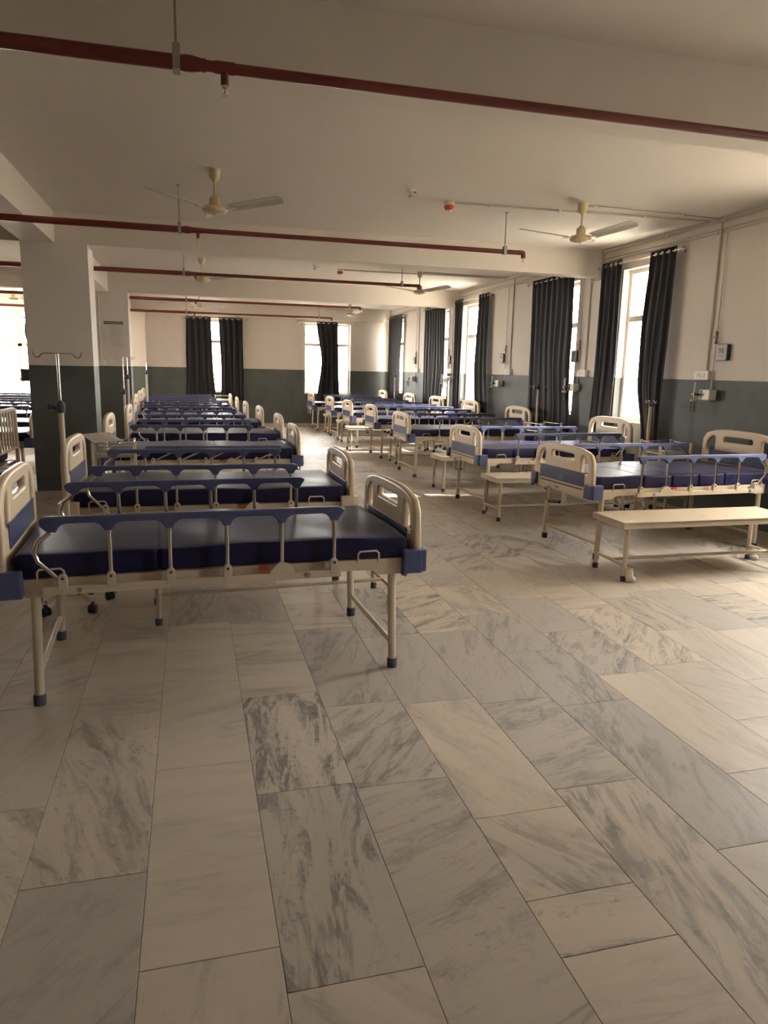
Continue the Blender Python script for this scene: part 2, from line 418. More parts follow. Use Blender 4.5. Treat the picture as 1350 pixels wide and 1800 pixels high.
# (tone, veining, seed, grain) of near slabs that show a strong figure: key = (column, slab index)
LOOK = {(1, 1): (.75, .85, .31, .02), (1, 2): (.35, 1.0, .62, .03), (2, 1): (.55, .55, .17, .25), (2, 2): (.9, .5, .81, .12),
        (3, 3): (.05, .35, .44, .8), (3, 4): (.0, .25, .23, .9), (3, 2): (.15, .5, .5, .55), (3, 1): (.1, .15, .9, .5), (4, 1): (.6, .35, .7, .4), (5, 1): (.95, .3, .12, .08),
        (4, 2): (.85, .45, .37, .1), (4, 3): (.1, .8, .53, .35), (5, 2): (.95, .45, .66, .06), (5, 3): (.9, .4, .2, .15),
        (0, 1): (.3, .05, .1, .5), (0, 2): (.35, .1, .9, .4), (0, 3): (.3, .05, .33, .5), (-1, 1): (.3, .55, .73, .9), (-1, 2): (.3, .1, .2, .5)}
slabs = []
rnd = random.Random(11)
for k in range(-19, 16):
    x0, x1 = -.17+.355*k, -.17+.355*(k+1)
    x0, x1 = max(x0, XL), min(x1, XW-.018)
    if x1-x0 < .02: continue
    ys = [-1.2+rnd.random()*.5]
    kn = KNOWN.get(k)
    if kn: ys = [kn[0]-rnd.uniform(.75, 1.0)-.4, *kn]
    while ys[-1] < YF-.018: ys.append(ys[-1]+rnd.choice((.62, .72, .8, .86, .92, 1.0, 1.08)))
    ys[-1] = YF-.018
    if ys[-1]-ys[-2] < .2: ys.pop(-2)
    for i in range(len(ys)-1):
        lk = LOOK.get((k, i))
        if lk is None:
            v = rnd.random()
            lk = (rnd.random()**1.3, .08+.75*v**2.2, rnd.random(), rnd.choice((.02, .08, .2, .35, .5, .65, .8, .95))+rnd.uniform(-.04, .04))
        slabs.append((x0, x1, ys[i], ys[i+1], lk))
def slab_geo(x0, x1, y0, y1):
    g, b = .0009, .0009; a0, a1, c0, c1 = x0+g, x1-g, y0+g, y1-g
    def ring(e, z): return [(a0+e, c0+e, z), (a1-e, c0+e, z), (a1-e, c1-e, z), (a0+e, c1-e, z)]
    V = ring(0, -.012)+ring(0, -b)+ring(b, 0)
    F = [(8, 9, 10, 11)]+[(i, (i+1) % 4, 4+(i+1) % 4, 4+i) for i in range(4)]+[(4+i, 4+(i+1) % 4, 8+(i+1) % 4, 8+i) for i in range(4)]
    return V, F
def slab_mesh(lst, name):
    V, F, A = [], [], []
    for (x0, x1, y0, y1, lk) in lst:
        v, f = slab_geo(x0, x1, y0, y1); b = len(V); V += v; F += [tuple(i+b for i in q) for q in f]; A += [lk]*len(v)
    me = bpy.data.meshes.new(name); me.from_pydata(V, [], F); me.materials.append(M['marble'])
    at = me.color_attributes.new('slab', 'FLOAT_COLOR', 'POINT')
    at.data.foreach_set('color', [c for q in A for c in q]); return me
def show(s):  # how large a slab looks from the photograph's standpoint
    cx, cy_ = (s[0]+s[1])/2, (s[2]+s[3])/2
    d = math.hypot(cx, cy_)
    az = math.atan2(cx, cy_)-.2627
    if cy_ < .9 or abs(az) > .52 or cx < -2.2 and cy_ > 5: return 0
    return (s[1]-s[0])*(s[3]-s[2])/max(d, 1)**3
slabs.sort(key=show, reverse=True)
for s in slabs[:298]: link('floor_tile', slab_mesh([s], 'floor_tile'), fl)
rest = link('floor_tiles', slab_mesh(slabs[298:], 'floor_tiles'), fl); rest['kind'] = 'stuff'

# ground outside
gr = struct(MB().box((0, 8, -.35), (160, 160, .1)).build('trim_1', 'ground')); gr.name = 'ground_outside'

# unseen block, added to keep the low sun off the nearest windows
st = struct(MB().box((9.9, 2.6, 2.85), (1.8, 5.0, 6.3)).box((9.9, 2.6, 6.05), (2.1, 5.3, .2)).build('sun_blocker', 'ground'))

# ------------------------------------------------------------------ hospital bed (built once, +x = foot end)
BXP = .935
def panel(name, zt, zs, root):
    """moulded end board: rounded shoulders, three grip holes, blue inlay"""
    x = BXP if name == 'foot_panel' else -BXP
    out = [(-.43, .505)]
    out += [(-.46, .60), (-.455, .72)]
    n = 22
    pts = []
    for i in range(n+1):
        u = -1+2*i/n; yy = .445*math.copysign(abs(u)**.9, u)
        zz = zs+(zt-zs)*(1-abs(u)**3.2)
        pts.append((yy, zz))
    pts[0] = (-.445, zs-.04); pts[-1] = (.445, zs-.04)
    out += pts+[(.455, .72), (.46, .60), (.43, .505)]
    hs = zs-.11
    holes = [rrect(-.175, hs+.05, .175, hs+.098, .018)]
    for s in (-1, 1):
        h = [(s*.282, hs-.025), (s*.282, hs+.08), (s*.29, hs+.102), (s*.31, hs+.108), (s*.35, hs+.085), (s*.378, hs+.05), (s*.386, hs+.01), (s*.387, hs-.03), (s*.37, hs-.04), (s*.30, hs-.04)]
        holes.append(h)
    holes[0] = [(q[0], q[1]+.022*(1-(q[0]/.2)**2)) for q in holes[0]]
    mb = plate([out]+holes, .040, .014, lambda u, v, w_: (x+w_, u, v))
    p = mb.build(name, 'abs', root)
    zi = zs-.255
    for s in (1, -1):
        g = plate([rrect(-.345, zi, .345, zi+.115, .012)], .008, .002, lambda u, v, w_: (x+s*.0205+w_, u, v)); g.build('inlay', 'inlay', p)
        if s*x > 0:
            e = MB(); xs = x+s*.0252
            for q in range(5):
                e.box((xs, -.05+.022*q, zi+.055+.006*abs(q-2)), (.001, .006, .045+.01*(q % 2)))
            for q in range(4):
                e.box((xs, -.039+.022*q, zi+.04), (.001, .02, .006), Euler((R(30 if q % 2 else -30), 0, 0)))
            e.box((xs, -.006, zi+.022), (.001, .10, .006)); e.build('emblem', 'emblem', p)
            MB().box((x+s*.0205, 0, .578), (.004, .66, .012), ch=.002).build('slot', 'black', p)
            if name == 'foot_panel': text('lettering', 'Suru', .034, 'ink', p, (xs-s*.0048, -.06, .543), (PI/2, 0, PI/2), .0008)
    return p

def bed_frame(root):
    mb = MB()
    for s in (-1, 1):
        mb.box((0, s*.42, .56), (1.78, .035, .055), ch=.004)
        for e in (-1, 1):   # gusset over the leg
            g = [(e*.70, .533), (e*.745, .505), (e*.845, .505), (e*.885, .533)]
            mb.add([(p[0], s*.42-.017, p[1]) for p in g]+[(p[0], s*.42+.017, p[1]) for p in g],
                   [(0, 1, 2, 3), (4, 5, 6, 7), (0, 1, 5, 4), (1, 2, 6, 5), (2, 3, 7, 6), (3, 0, 4, 7)])
    for e in (-.885, .885): mb.box((e, 0, .555), (.035, .86, .05), ch=.004)
    for x in (-.6, -.3, 0, .3, .6): mb.box((x, 0, .572), (.03, .82, .02))
    mb.build('frame', 'frame', root)
    pl = MB().box((0, 0, .586), (1.74, .80, .008)); pl.build('mattress_deck', 'frame', root)
def legs(root, bagged=False):
    for e in (-1, 1):
        for s in (-1, 1):
            lg = MB().tube([(e*.83, s*.41, .02), (e*.815, s*.41, .52)], .021, 12).build('leg', 'frame', root)
            MB().lathe([(.026, 0), (.027, .04), (.024, .05)], (e*.83, s*.41, 0), 12).build('foot', 'foot', lg)
        MB().tube([(e*.828, -.41, .13), (e*.828, .41, .13)], .014, 8).build('stretcher', 'frame', root)
def mattress_geo(folds, top=.695, bot=.592, hx=.895, hy=.435, amp=.006, seed=1):
    r_ = random.Random(seed); ph = [r_.uniform(0, 6) for _ in range(6)]
    prof = []
    rad = .015; cz, hz = (top+bot)/2, (top-bot)/2
    for k, (sy, sz, a0) in enumerate(((1, 1, 0), (-1, 1, PI/2), (-1, -1, PI), (1, -1, 1.5*PI))):
        for i in range(5):
            a = a0+PI/2*i/4; prof.append((sy*(hy-rad)+rad*math.cos(a), sz*(hz-rad)+rad*math.sin(a)))
        if k in (0, 2):   # points across top / bottom
            for i in range(1, 12): prof.append((sy*(hy-rad)*(1-2*i/12), sz*hz))
        else: prof.append((sy*hy, 0))
    xs = [-hx, -hx+.008, -hx+.03]; x = -hx+.06
    while x < hx-.07: xs.append(x); x += .035
    xs += [hx-.06, hx-.03, hx-.008, hx]
    for f in folds: xs += [f-.012, f-.006, f, f+.006, f+.012]
    xs = sorted(set(round(q, 4) for q in xs))
    V, F = [], []
    n = len(prof)
    for x in xs:
        e = min(1, (hx-abs(x))/.03); k = .03*(1-math.sqrt(max(0, 1-(1-e)**2)))
        gr = sum(math.exp(-((x-f)/.007)**2) for f in folds)
        for (y, z) in prof:
            yy = y*(1-k/hy)-math.copysign(.016*gr, y)*(1 if abs(y) > hy*.5 else 0)
            zz = z*(1-k/hz)-(.004*gr if z > 0 else 0)
            if z > 0: zz += amp*math.sin(5*x+ph[0]+2*y)*math.sin(6*y+ph[1])+amp*.5*math.sin(13*x+9*y+ph[2])*(abs(y)/hy)
            yy += .006*math.sin(4*x+ph[3])*(abs(y)/hy)
            V.append((x, yy, cz+zz))
    for i in range(len(xs)-1):
        for j in range(n): F.append((i*n+j, i*n+(j+1) % n, (i+1)*n+(j+1) % n, (i+1)*n+j))
    mb = MB(); mb.add(V, F, True); mb.add(V[:n], [tuple(range(n))]); mb.add(V[-n:], [tuple(reversed(range(n)))])
    return mb
RX = [.50, .25, 0, -.25, -.50, -.745]
def side_rail(root, s, tilt=0.0):
    """folding side rail: plastic top bar with flared sockets, six steel posts, clips on a lower bar"""
    L = .225; dx = L*math.sin(tilt); dz = L*(1-math.cos(tilt))
    out = []
    zb, zs, zt = .837, .800, .868
    out += [(.545, zb+.005), (.548, zb+.018), (.535, zt-.004), (.52, zt)]
    out += [(-.74, zt), (-.762, zt-.004), (-.775, zb+.012), (-.77, zb-.01)]
    for i, x in enumerate(reversed(RX)):
        x = x+.02 if i == 0 else x
        out += ([(x-.016, zs)] if i == 0 else [(x-.058, zb), (x-.04, zb-.005), (x-.026, zb-.018), (x-.016, zs)])+[(x+.016, zs)]
        out += [(x+.026, zb-.018), (x+.04, zb-.005), (x+.058, zb)] if i < 5 else [(x+.03, zb-.015), (x+.04, zb)]
    grip = plate([[(u+dx, v-dz) for u, v in out]], .030, .007, lambda u, v, w_: (u, w_, v)).build('side_rail', 'grip', root, (0, s*.478, 0))
    low = MB().box((-.12, 0, .543), (1.31, .022, .036), ch=.003)
    low.build('lower_bar', 'frame', grip)
    for x in (.37, -.63): MB().lathe([(.012, -.018), (.012, .018)], (x, 0, .545), 12, 'y').build('bolt', 'galv', grip)
    for i, x in enumerate(RX):
        if i < 5: P = [(x, 0, .585), (x+dx*.96, 0, .585+L*math.cos(tilt))]
        else:
            b0 = (x+.05, .575); P = []
            for q in ((.05, .0), (.0, .055), (-.045, .10), (-.055, .14), (-.04, .185), (.015, .228)):
                P.append((x+q[0]+dx*q[1]/L, 0, .575+q[1]*math.cos(tilt)))
        MB().tube(P, .0105, 8).build('rail_post', 'chrome', grip)
        xc = x if i < 5 else x+.05
        if i == 1:
            c = plate([[(xc-.06, .555), (xc+.06, .555), (xc+.055, .575), (xc+.025, .605), (xc-.01, .612), (xc-.03, .6), (xc-.055, .575)]], .026, .003, lambda u, v, w_: (u, w_, v)).build('lock_plate', 'frame', grip)
            MB().box((xc-.085, 0, .588), (.05, .02, .016), ch=.005).build('release_lever', 'red', c)
        else:
            c = plate([[(xc-.019, .545), (xc+.019, .545)]+arc(xc, .598, .019, 0, PI, 6)], .028, .003, lambda u, v, w_: (u, w_, v)).build('post_clip', 'frame', grip)
            MB().lathe([(.006, -.017), (.006, .017)], (xc, 0, .598), 8, 'y').build('rivet', 'black', c)
    return grip
def make_bed(tilts=(0, 0), folds=(-.3,), bracket='bracket', seed=1, crank=True, rails=True):
    root = bpy.data.objects.new('hospital_bed', None); C.objects.link(root)
    bed_frame(root); legs(root)
    panel('head_panel', 1.02, .955, root); panel('foot_panel', .918, .855, root)
    mattress_geo(folds, seed=seed).build('mattress', 'mattress', root)
    for e in (-1, 1):
        for s in (-1, 1):
            mb = MB().box((e*.905, s*.455, .572), (.098, .055, .118), ch=.008); mb.box((e*.945, s*.425, .572), (.07, .09, .112), ch=.008)
            mb.build('corner_bracket', bracket, root)
            MB().tube([(e*.63 if e > 0 else -.80, s*.44, .575), (e*.63 if e > 0 else -.80, s*.44, .617), (e*.642 if e > 0 else -.79, s*.44, .63), (e*.725 if e > 0 else -.705, s*.44, .63),
                       (e*.737 if e > 0 else -.693, s*.44, .617), (e*.737 if e > 0 else -.693, s*.44, .575)], .005, 6).build('mattress_hoop', 'frame', root)
        MB().lathe([(.02, 0), (.024, .02), (.018, .03)], (e*.96, -.40 if e > 0 else .4, .545), 10, 'x').build('bumper_knob', 'foot', root)
    if rails:
        for s, tl in zip((-1, 1), tilts): side_rail(root, s, tl)
    if crank:
        for y in (-.17,):
            c = MB().tube([(.86, y, .53), (.975, y, .525), (.985, y, .515), (.985, y+.005, .42), (.985, y+.02, .405), (.985, y+.05, .405)], .007, 8).build('crank', 'galv', root)
            MB().tube([(.985, y+.05, .405), (.985, y+.22, .425)], .013, 10).build('crank_grip', 'black', c)
            MB().box((.965, y+.255, .46), (.03, .03, .12), ch=.004).build('crank_bracket', 'frame', root)
    return root
def place_bed(proto, x, y, rz, label, group):
    b = copy_tree(proto); b.location = (x, y, 0); b.rotation_euler = (0, 0, rz); tag(b, label, 'bed', group); return b
bedA = make_bed((0, 0), (-.3,), seed=1)
bedA.location = (.115, 3.73, 0); bedA.rotation_euler = (0, 0, R(2.8)); tag(bedA, 'hospital bed nearest the camera in the left row, blue corner blocks, both side rails up', 'bed', 'hospital beds in the left row')
bedB = make_bed((0, 0), (-.25,), 'frame', seed=5)
bedB.location = (.14, 5.33, 0); tag(bedB, 'left row hospital bed with cream corner blocks, second from the front', 'bed', 'hospital beds in the left row')
bedC = make_bed((R(66), 0), (.1,), seed=8)
bedC.location = (.12, 7.8, 0); tag(bedC, 'left row hospital bed with its near side rail folded half down', 'bed', 'hospital beds in the left row')
for (x, y, a, lb, pr_) in ((.17, 9.6, 0, 'left row hospital bed fourth from the front, head beside the first grey pillar', bedA),
                      (.10, 11.55, 1, 'left row hospital bed fifth from the front, foot board against the dark far wall', bedA),
                      (.0, 13.2, 0, 'left row hospital bed sixth from the front, head by the second grey pillar', bedB),
                      (-.04, 15.1, -1, 'left row hospital bed second from the far wall', bedA),
                      (-.08, 16.85, 0, 'left row hospital bed farthest from the camera, below the closed curtains', bedA)):
    place_bed(pr_, x, y, R(a), lb, 'hospital beds in the left row')
bedD = make_bed((0, 0), (.44, .16, -.12, -.4), seed=12)
bedD.location = (4.02, 5.6, 0); bedD.rotation_euler = (0, 0, R(183.4)); tag(bedD, 'hospital bed nearest the camera in the right row, seamed mattress, behind the long cream bench', 'bed', 'hospital beds in the right row')
for (x, y, a, lb) in ((3.93, 7.68, 181, 'right row hospital bed second from the front, head board glowing before the nearest open window'),
                      (3.92, 10.24, 180, 'right row hospital bed third from the front, head beside the wide closed curtain'),
                      (4.0, 12.44, 179, 'right row hospital bed fourth from the front, with a blue pillow at its head'),
                      (3.95, 14.2, 180, 'right row hospital bed fifth from the front, beside the pale drip stand'),
                      (3.93, 16.05, 180, 'right row hospital bed second from the far wall'),
                      (3.86, 18.22, 180, 'right row hospital bed farthest from the camera, under the far window')):
    place_bed(bedA, x, y, R(a), lb, 'hospital beds in the right row')
# beds seen past the first pillar, in the left-hand bay
for (x, y, lb) in ((-2.78, 9.75, 'hospital bed just left of the first pillar, seen foot end on'), (-2.9, 11.4, 'hospital bed left of the pillar, second back from its foot end'),
                   (-3.0, 13.3, 'hospital bed left of the pillar, third back, mattress shining in window light'), (-3.3, 15.2, 'hospital bed left of the pillar, fourth back, nearest the gridded window'),
                   (-3.6, 16.6, 'hospital bed left of the pillar, right below the gridded window')):
    place_bed(bedB if y < 10 and False else bedA, x, y, 0, lb, 'hospital beds in the left bay')

# a metal ward bed with a barred end, at the left edge
t = thing('barred_bed', 'metal ward bed with a barred cream end board at the left edge of the picture', 'bed', (-2.71, 7.57, 0))
for e in (.98, -.98):
    ep = MB()
    ep.tube([(e, -.44, .0), (e, -.44, .98), (e, -.41, 1.03), (e, -.36, 1.045), (e, .36, 1.045), (e, .41, 1.03), (e, .44, .98), (e, .44, .0)], .019, 10)
    ep.tube([(e, -.44, .66), (e, .44, .66)], .014, 8)
    b = ep.build('end_board', 'frame', t)
    for k in range(7): MB().tube([(e, -.33+.11*k, .66), (e, -.33+.11*k, 1.045)], .010, 8).build('bar', 'frame', b)
MB().box((0, .42, .5), (1.94, .03, .06)).box((0, -.42, .5), (1.94, .03, .06)).box((0, 0, .52), (1.9, .82, .01)).build('bed_frame', 'frame', t)
mattress_geo((.2,), top=.63, bot=.53, seed=21).build('mattress', 'mattress', t)

# pillow on the fourth bed and the last left bed
def pillow(x, y, z, rz, tilt, label):
    bm = bmesh.new(); bmesh.ops.create_grid(bm, x_segments=10, y_segments=14, size=1)
    V = []; F = []; n = len(bm.verts)
    P = [v.co.copy() for v in bm.verts]; Q = [[v.index for v in f.verts] for f in bm.faces]; bm.free()
    for s in (1, -1):
        for p in P:
            h = .055*((1-p.x**4)*(1-p.y**4))**.5
            V.append((p.x*.17*(1-.05*p.y**2), p.y*.27*(1-.06*p.x**2), s*h+.055))
    F = [tuple(q) for q in Q]+[tuple(i+n for i in reversed(q)) for q in Q]
    o = MB().add(V, F, True).build('pillow', 'pillow', None, (x, y, z), (0, R(tilt), R(rz)))
    return tag(o, label, 'pillow')
pillow(4.66, 12.44, .71, 0, -22, 'violet-blue pillow leaning at the head of the fourth right-row bed')
pillow(-.78, 15.1, .71, 0, 22, 'violet-blue pillow propped at the head of a far left-row bed')

# ------------------------------------------------------------------ benches
def make_bench():
    root = bpy.data.objects.new('visitor_bench', None); C.objects.link(root)
    tp = MB().box((0, 0, .437), (1.54, .44, .026), ch=.006)
    tp.box((0, -.2175, .423), (1.54, .005, .045)); tp.box((0, .2175, .423), (1.54, .005, .045))
    tp.box((-.7675, 0, .423), (.005, .43, .045)); tp.box((.7675, 0, .423), (.005, .43, .045))
    tp = tp.build('bench_top', 'frame', root)
    rv = MB()
    for i in range(7):
        for j in (-.1, .1): rv.lathe([(.013, .4495), (.010, .4535), (.004, .455)], (-.63+.21*i+(.05 if j > 0 else 0), j, 0), 8)
    rv.build('rivets', 'white', tp)
    for e in (-1, 1):
        for s in (-1, 1):
            lg = MB().tube([(e*.725, s*.195, .015), (e*.715, s*.19, .425)], .0175, 10).build('leg', 'frame', root)
            MB().lathe([(.021, 0), (.022, .03), (.0195, .042)], (e*.725, s*.195, 0), 10).build('foot', 'foot', lg)
        MB().tube([(e*.722, -.19, .12), (e*.722, .19, .12)], .0115, 8).build('stretcher', 'frame', root)
    MB().tube([(-.722, 0, .12), (.722, 0, .12)], .0125, 8).build('long_stretcher', 'frame', root)
    return root
bench = make_bench(); first = True
for (x, y, a, lb) in ((3.80, 4.72, 0, 'cream metal visitor bench nearest the camera on the right, polythene on its feet'),
                      (.49, 4.47, 3.5, 'cream metal bench on the floor between the first two left-row beds'),
                      (3.76, 6.92, 0, 'cream metal bench pushed against the second right-row bed'),
                      (3.80, 8.75, 0, 'cream metal bench between the second and third right-row beds'),
                      (3.95, 11.5, 0, 'cream metal bench between the third and fourth right-row beds'),
                      (3.60, 13.34, -2, 'pale sunlit metal bench before the fifth right-row bed'),
                      (3.78, 15.15, 0, 'small distant metal bench beside the sixth right-row bed'),
                      (3.85, 17.1, 0, 'farthest metal bench, beside the last right-row bed')):
    b = bench if first else copy_tree(bench); first = False
    b.location = (x, y, 0); b.rotation_euler = (0, 0, R(a)); tag(b, lb, 'bench', 'cream metal visitor benches')
# polythene left on two of its feet
for (x, y, lb) in ((3.10, 4.505, 'scrap of clear polythene wrapped round the near bench foot'), (4.55, 4.905, 'scrap of clear polythene hanging from the far bench foot')):
    mb = MB(); rr = random.Random(int(x*100))
    V = []; n = 9
    for i in range(6):
        for j in range(n):
            a = 2*PI*j/n; r_ = .026+.012*rr.random()+(.018 if i < 2 else 0)*(1 if math.cos(a) > 0 else .2)
            V.append((r_*math.cos(a)+.012*(5-i)/5, r_*math.sin(a), .004+.02*i+.006*rr.random()))
    mb.add(V, [(i*n+j, i*n+(j+1) % n, (i+1)*n+(j+1) % n, (i+1)*n+j) for i in range(5) for j in range(n)])
    tag(mb.build('plastic_wrap', 'wrap', None, (x, y, 0)), lb, 'plastic')

# ------------------------------------------------------------------ bedside racks
def make_rack():
    root = bpy.data.objects.new('bedside_rack', None); C.objects.link(root)
    for sx in (-1, 1):
        for sy in (-1, 1):
            p = MB().box((sx*.17, sy*.19, .45), (.026, .026, .80), ch=.004).build('post', 'frame', root)
            MB().lathe([(.014, 0), (.024, .008), (.024, .04), (.012, .05)], (sx*.17, sy*.19, 0), 10).build('caster', 'black', p)
    for z in (.835, .765):
        for s in (-1, 1):
            MB().tube([(-.17, s*.19, z), (.17, s*.19, z)], .006, 6).build('guard_rail', 'chrome', root)
            if z > .8: MB().tube([(s*.17, -.19, z), (s*.17, .19, z)], .006, 6).build('guard_rail', 'chrome', root)
    for z in (.735, .30):
        sh = MB().box((0, 0, z), (.33, .37, .012)); sh.box((0, -.185, z-.005), (.33, .006, .03)); sh.box((0, .185, z-.005), (.33, .006, .03))
        sh.build('shelf', 'steel', root)
    return root
rack = make_rack(); first = True
for (x, y, a, lb) in ((-.67, 6.74, 4, 'open metal bedside rack holding a printed sheet, between left-row beds two and three'),
                      (4.74, 6.44, -6, 'open bedside rack by the dark wall behind the nearest right-row bed'),
                      (4.72, 9.14, 10, 'open bedside rack of bright tubes before the wide closed curtain'),
                      (4.60, 13.12, 0, 'pale open bedside rack beside the fifth right-row bed'),
                      (-.42, 14.1, 0, 'open bedside rack between far left-row beds, by the second pillar'),
                      (.72, 17.75, 0, 'small bedside rack at the end of the left row, below the curtains')):
    b = rack if first else copy_tree(rack); first = False
    b.location = (x, y, 0); b.rotation_euler = (0, 0, R(a)); tag(b, lb, 'rack', 'open metal bedside racks')
# the printed sheet lying on the first rack
def sheet(loc, rz, tilt, sx, sy, label):
    mb = MB(); n = 8; V = []
    for i in range(n+1):
        for j in range(n+1):
            u, v = i/n-.5, j/n-.5
            V.append((u*sx, v*sy, .012*math.sin(3*u)+.02*v*v-.018*u*u))
    N = len(V); V += [(a, b, c-.0008) for a, b, c in V]
    F = [(i*(n+1)+j, (i+1)*(n+1)+j, (i+1)*(n+1)+j+1, i*(n+1)+j+1) for i in range(n) for j in range(n)]
    F += [tuple(N+q for q in reversed(f)) for f in F]
    o = mb.add(V, F, True).build('printed_sheet', 'paper', None, loc, (R(tilt), R(4), R(rz)))
    ln = MB()
    for k in range(9):
        v = .4-.09*k
        ln.box((-.02*(k % 3), v*sy, .0025+.02*v*v), (sx*(.72-.1*(k % 2)), .003, .0006))
    ln.build('printed_lines', 'faint', o)
    return tag(o, label, 'paper')
sheet((-.76, 6.70, .875), 25, 8, .25, .34, 'white printed sheet lying on top of the left bedside rack')

# ------------------------------------------------------------------ drip stands
def make_stand(h, col, wrap=False):
    root = bpy.data.objects.new('drip_stand', None); C.objects.link(root)
    MB().lathe([(.03, .07), (.034, .09), (.03, .14), (.022, .15)], (0, 0, 0), 14).build('hub', 'frame', root)
    for k in range(5):
        a = 2*PI*k/5+.35; x, y = math.cos(a), math.sin(a)
        lg = MB().tube([(x*.02, y*.02, .11), (x*.12, y*.12, .105), (x*.22, y*.22, .085)], .014, 8).build('leg', 'frame', root)
        c = MB().lathe([(.006, -.022), (.027, -.022), (.027, -.006), (.012, -.004), (.012, .004), (.027, .006), (.027, .022), (.006, .022)], (0, 0, 0), 14, 'x')
        c.box((0, 0, .02), (.012, .03, .05), ch=.003)
        c.build('caster', 'black', lg, (x*.225, y*.225, .027), (0, 0, a*1.7))
    MB().tube([(0, 0, .10), (0, 0, col)], .0165, 12).build('pole', 'frame', root)
    k = MB().lathe([(.019, col-.02), (.026, col-.01), (.026, col+.03), (.012, col+.055)], (0, 0, 0), 12); k.tube([(-.02, 0, col+.01), (-.055, 0, col+.012)], .012, 8); k.lathe([(.02, -.07), (.02, -.05)], (0, 0, col+.012), 8, 'x')
    k.build('clamp_collar', 'foot', root)
    MB().tube([(0, 0, col), (0, 0, h)], .0075, 8).build('rod', 'chrome', root)
    hk = MB()
    for s in (-1, 1):
        hk.tube([(0, 0, h), (s*.075, 0, h), (s*.09, 0, h-.008), (s*.10, 0, h-.022), (s*.112, 0, h-.026), (s*.124, 0, h-.02), (s*.135, 0, h+.008)], .0035, 6)
    hk.build('hook_bar', 'chrome', root)
    return root
for (x, y, h, col, a, lb) in ((-.76, 4.70, 1.56, 1.23, 0, 'tall drip stand with double hook and casters in front of the first pillar'),
                              (-.98, 12.45, 1.63, 1.30, 20, 'drip stand with dark collar beside the second pillar'),
                              (-.90, 10.7, 1.60, 1.12, -15, 'drip stand with thick cream pole near the left-row bed heads'),
                              (-.80, 14.42, 1.55, 1.36, 40, 'farthest drip stand behind the left-row bed heads'),
                              (4.86, 9.62, 1.34, 1.30, 0, 'lowered drip stand before the wide closed curtain'),
                              (4.88, 13.5, 1.42, 1.36, 10, 'pale sunlit drip stand by the second open window'),
                              (4.80, 17.1, 1.42, 1.38, 60, 'drip stand between the last two right-row beds'),
                              (4.89, 6.97, 1.24, 1.2, 80, 'drip stand wrapped in polythene beside the glowing head board'),
                              (-2.62, 10.55, 1.70, 1.20, 5, 'drip stand at the left edge in front of the gridded window')):
    s = make_stand(h, col); s.location = (x, y, 0); s.rotation_euler = (0, 0, R(a)); tag(s, lb, 'drip stand', 'drip stands by the beds')

# ------------------------------------------------------------------ curtains
def curtain(axis, pos, edges, zt, zb, n, amp, label, seed=0, sgn=-1):
    """edges: [(z, u0, u1)], top first; cloth hangs in folds; sgn = room side"""
    r_ = random.Random(seed); ph = r_.uniform(0, 6)
    nu, nv = n*9, 22; V = []
    def ed(z):
        for (za, a0, a1), (zc, c0, c1) in zip(edges, edges[1:]):
            if z >= zc:
                k = (za-z)/(za-zc); k = k*k*(3-2*k); return a0+(c0-a0)*k, a1+(c1-a1)*k
        return edges[-1][1:]
    for j in range(nv+1):
        z = zt+(zb-zt)*j/nv; u0, u1 = ed(z); tt = j/nv
        for i in range(nu+1):
            q = i/nu
            f = math.sin(2*PI*n*q+.5*math.sin(2.2*tt*3+ph)*tt)
            d = amp*(f*(.8-.5*tt)+.35*math.sin(2*PI*n*1.7*q+ph*3+2*tt)*tt+.25*math.sin(2*PI*n*.45*q+ph)*tt)+.014*math.sin(5*q+3*tt+ph)*tt
            u = u0+(u1-u0)*(q+.012*math.sin(9*tt+6*q+ph)*tt)
            V.append((pos+d, u, z+.006*f*(j == 0)) if axis == 'y' else (u, pos+d, z+.006*f*(j == 0)))
    N = nu+1
    o = MB().add(V, [(j*N+i, j*N+i+1, (j+1)*N+i+1, (j+1)*N+i) for j in range(nv) for i in range(nu)], True).build('curtain', 'curtain')
    sd = o.modifiers.new('cloth', 'SOLIDIFY'); sd.thickness = .003; sd.offset = 0
    u0, u1 = ed(zt)
    for k in range(2*n):
        q = (k+.5)/(2*n)*1.0; u = u0+(u1-u0)*q
        g = MB().torus((0, 0, 0), .021, .006, 'x' if axis == 'y' else 'y', 16, 6)
        g.build('grommet', 'chrome', o, (pos, u, zt-.042) if axis == 'y' else (u, pos, zt-.042), (0, 0, R(28 if k % 2 else -28)))
    return tag(o, label, 'curtain', 'charcoal eyelet curtains')
def rod(axis, pos, wallp, u0, u1, z, label):
    P = (lambda u, d=0: (pos+d, u, z)) if axis == 'y' else (lambda u, d=0: (u, pos+d, z))
    o = MB().tube([P(u0), P(u1)], .0085, 8).build('curtain_rod', 'chrome')
    for u, s in ((u0, -1), (u1, 1)):
        MB().lathe([(.008, 0), (.014, .006*s), (.012, .016*s), (.022, .03*s), (.024, .042*s), (.016, .056*s), (.004, .06*s)], P(u), 12, 'y' if axis == 'y' else 'x').build('finial', 'chrome', o)
        uu = u-s*.05
        if axis == 'y': MB().tube([(pos, uu, z), (wallp, uu, z)], .007, 6).lathe([(.02, 0), (.02, -.006)], (wallp, uu, z), 12, 'x').build('bracket', 'chrome', o)
        else: MB().tube([(uu, pos, z), (uu, wallp, z)], .007, 6).lathe([(.02, 0), (.02, -.006)], (uu, wallp, z), 12, 'y').build('bracket', 'chrome', o)
    return tag(o, label, 'curtain rod', 'steel curtain rods')
CX = 5.055
rod('y', CX, XW, .3, 1.85, 2.835, 'rod of the added curtains over the window beside the camera, outside the picture')  # unseen rod and curtains, added to lower the foreground light
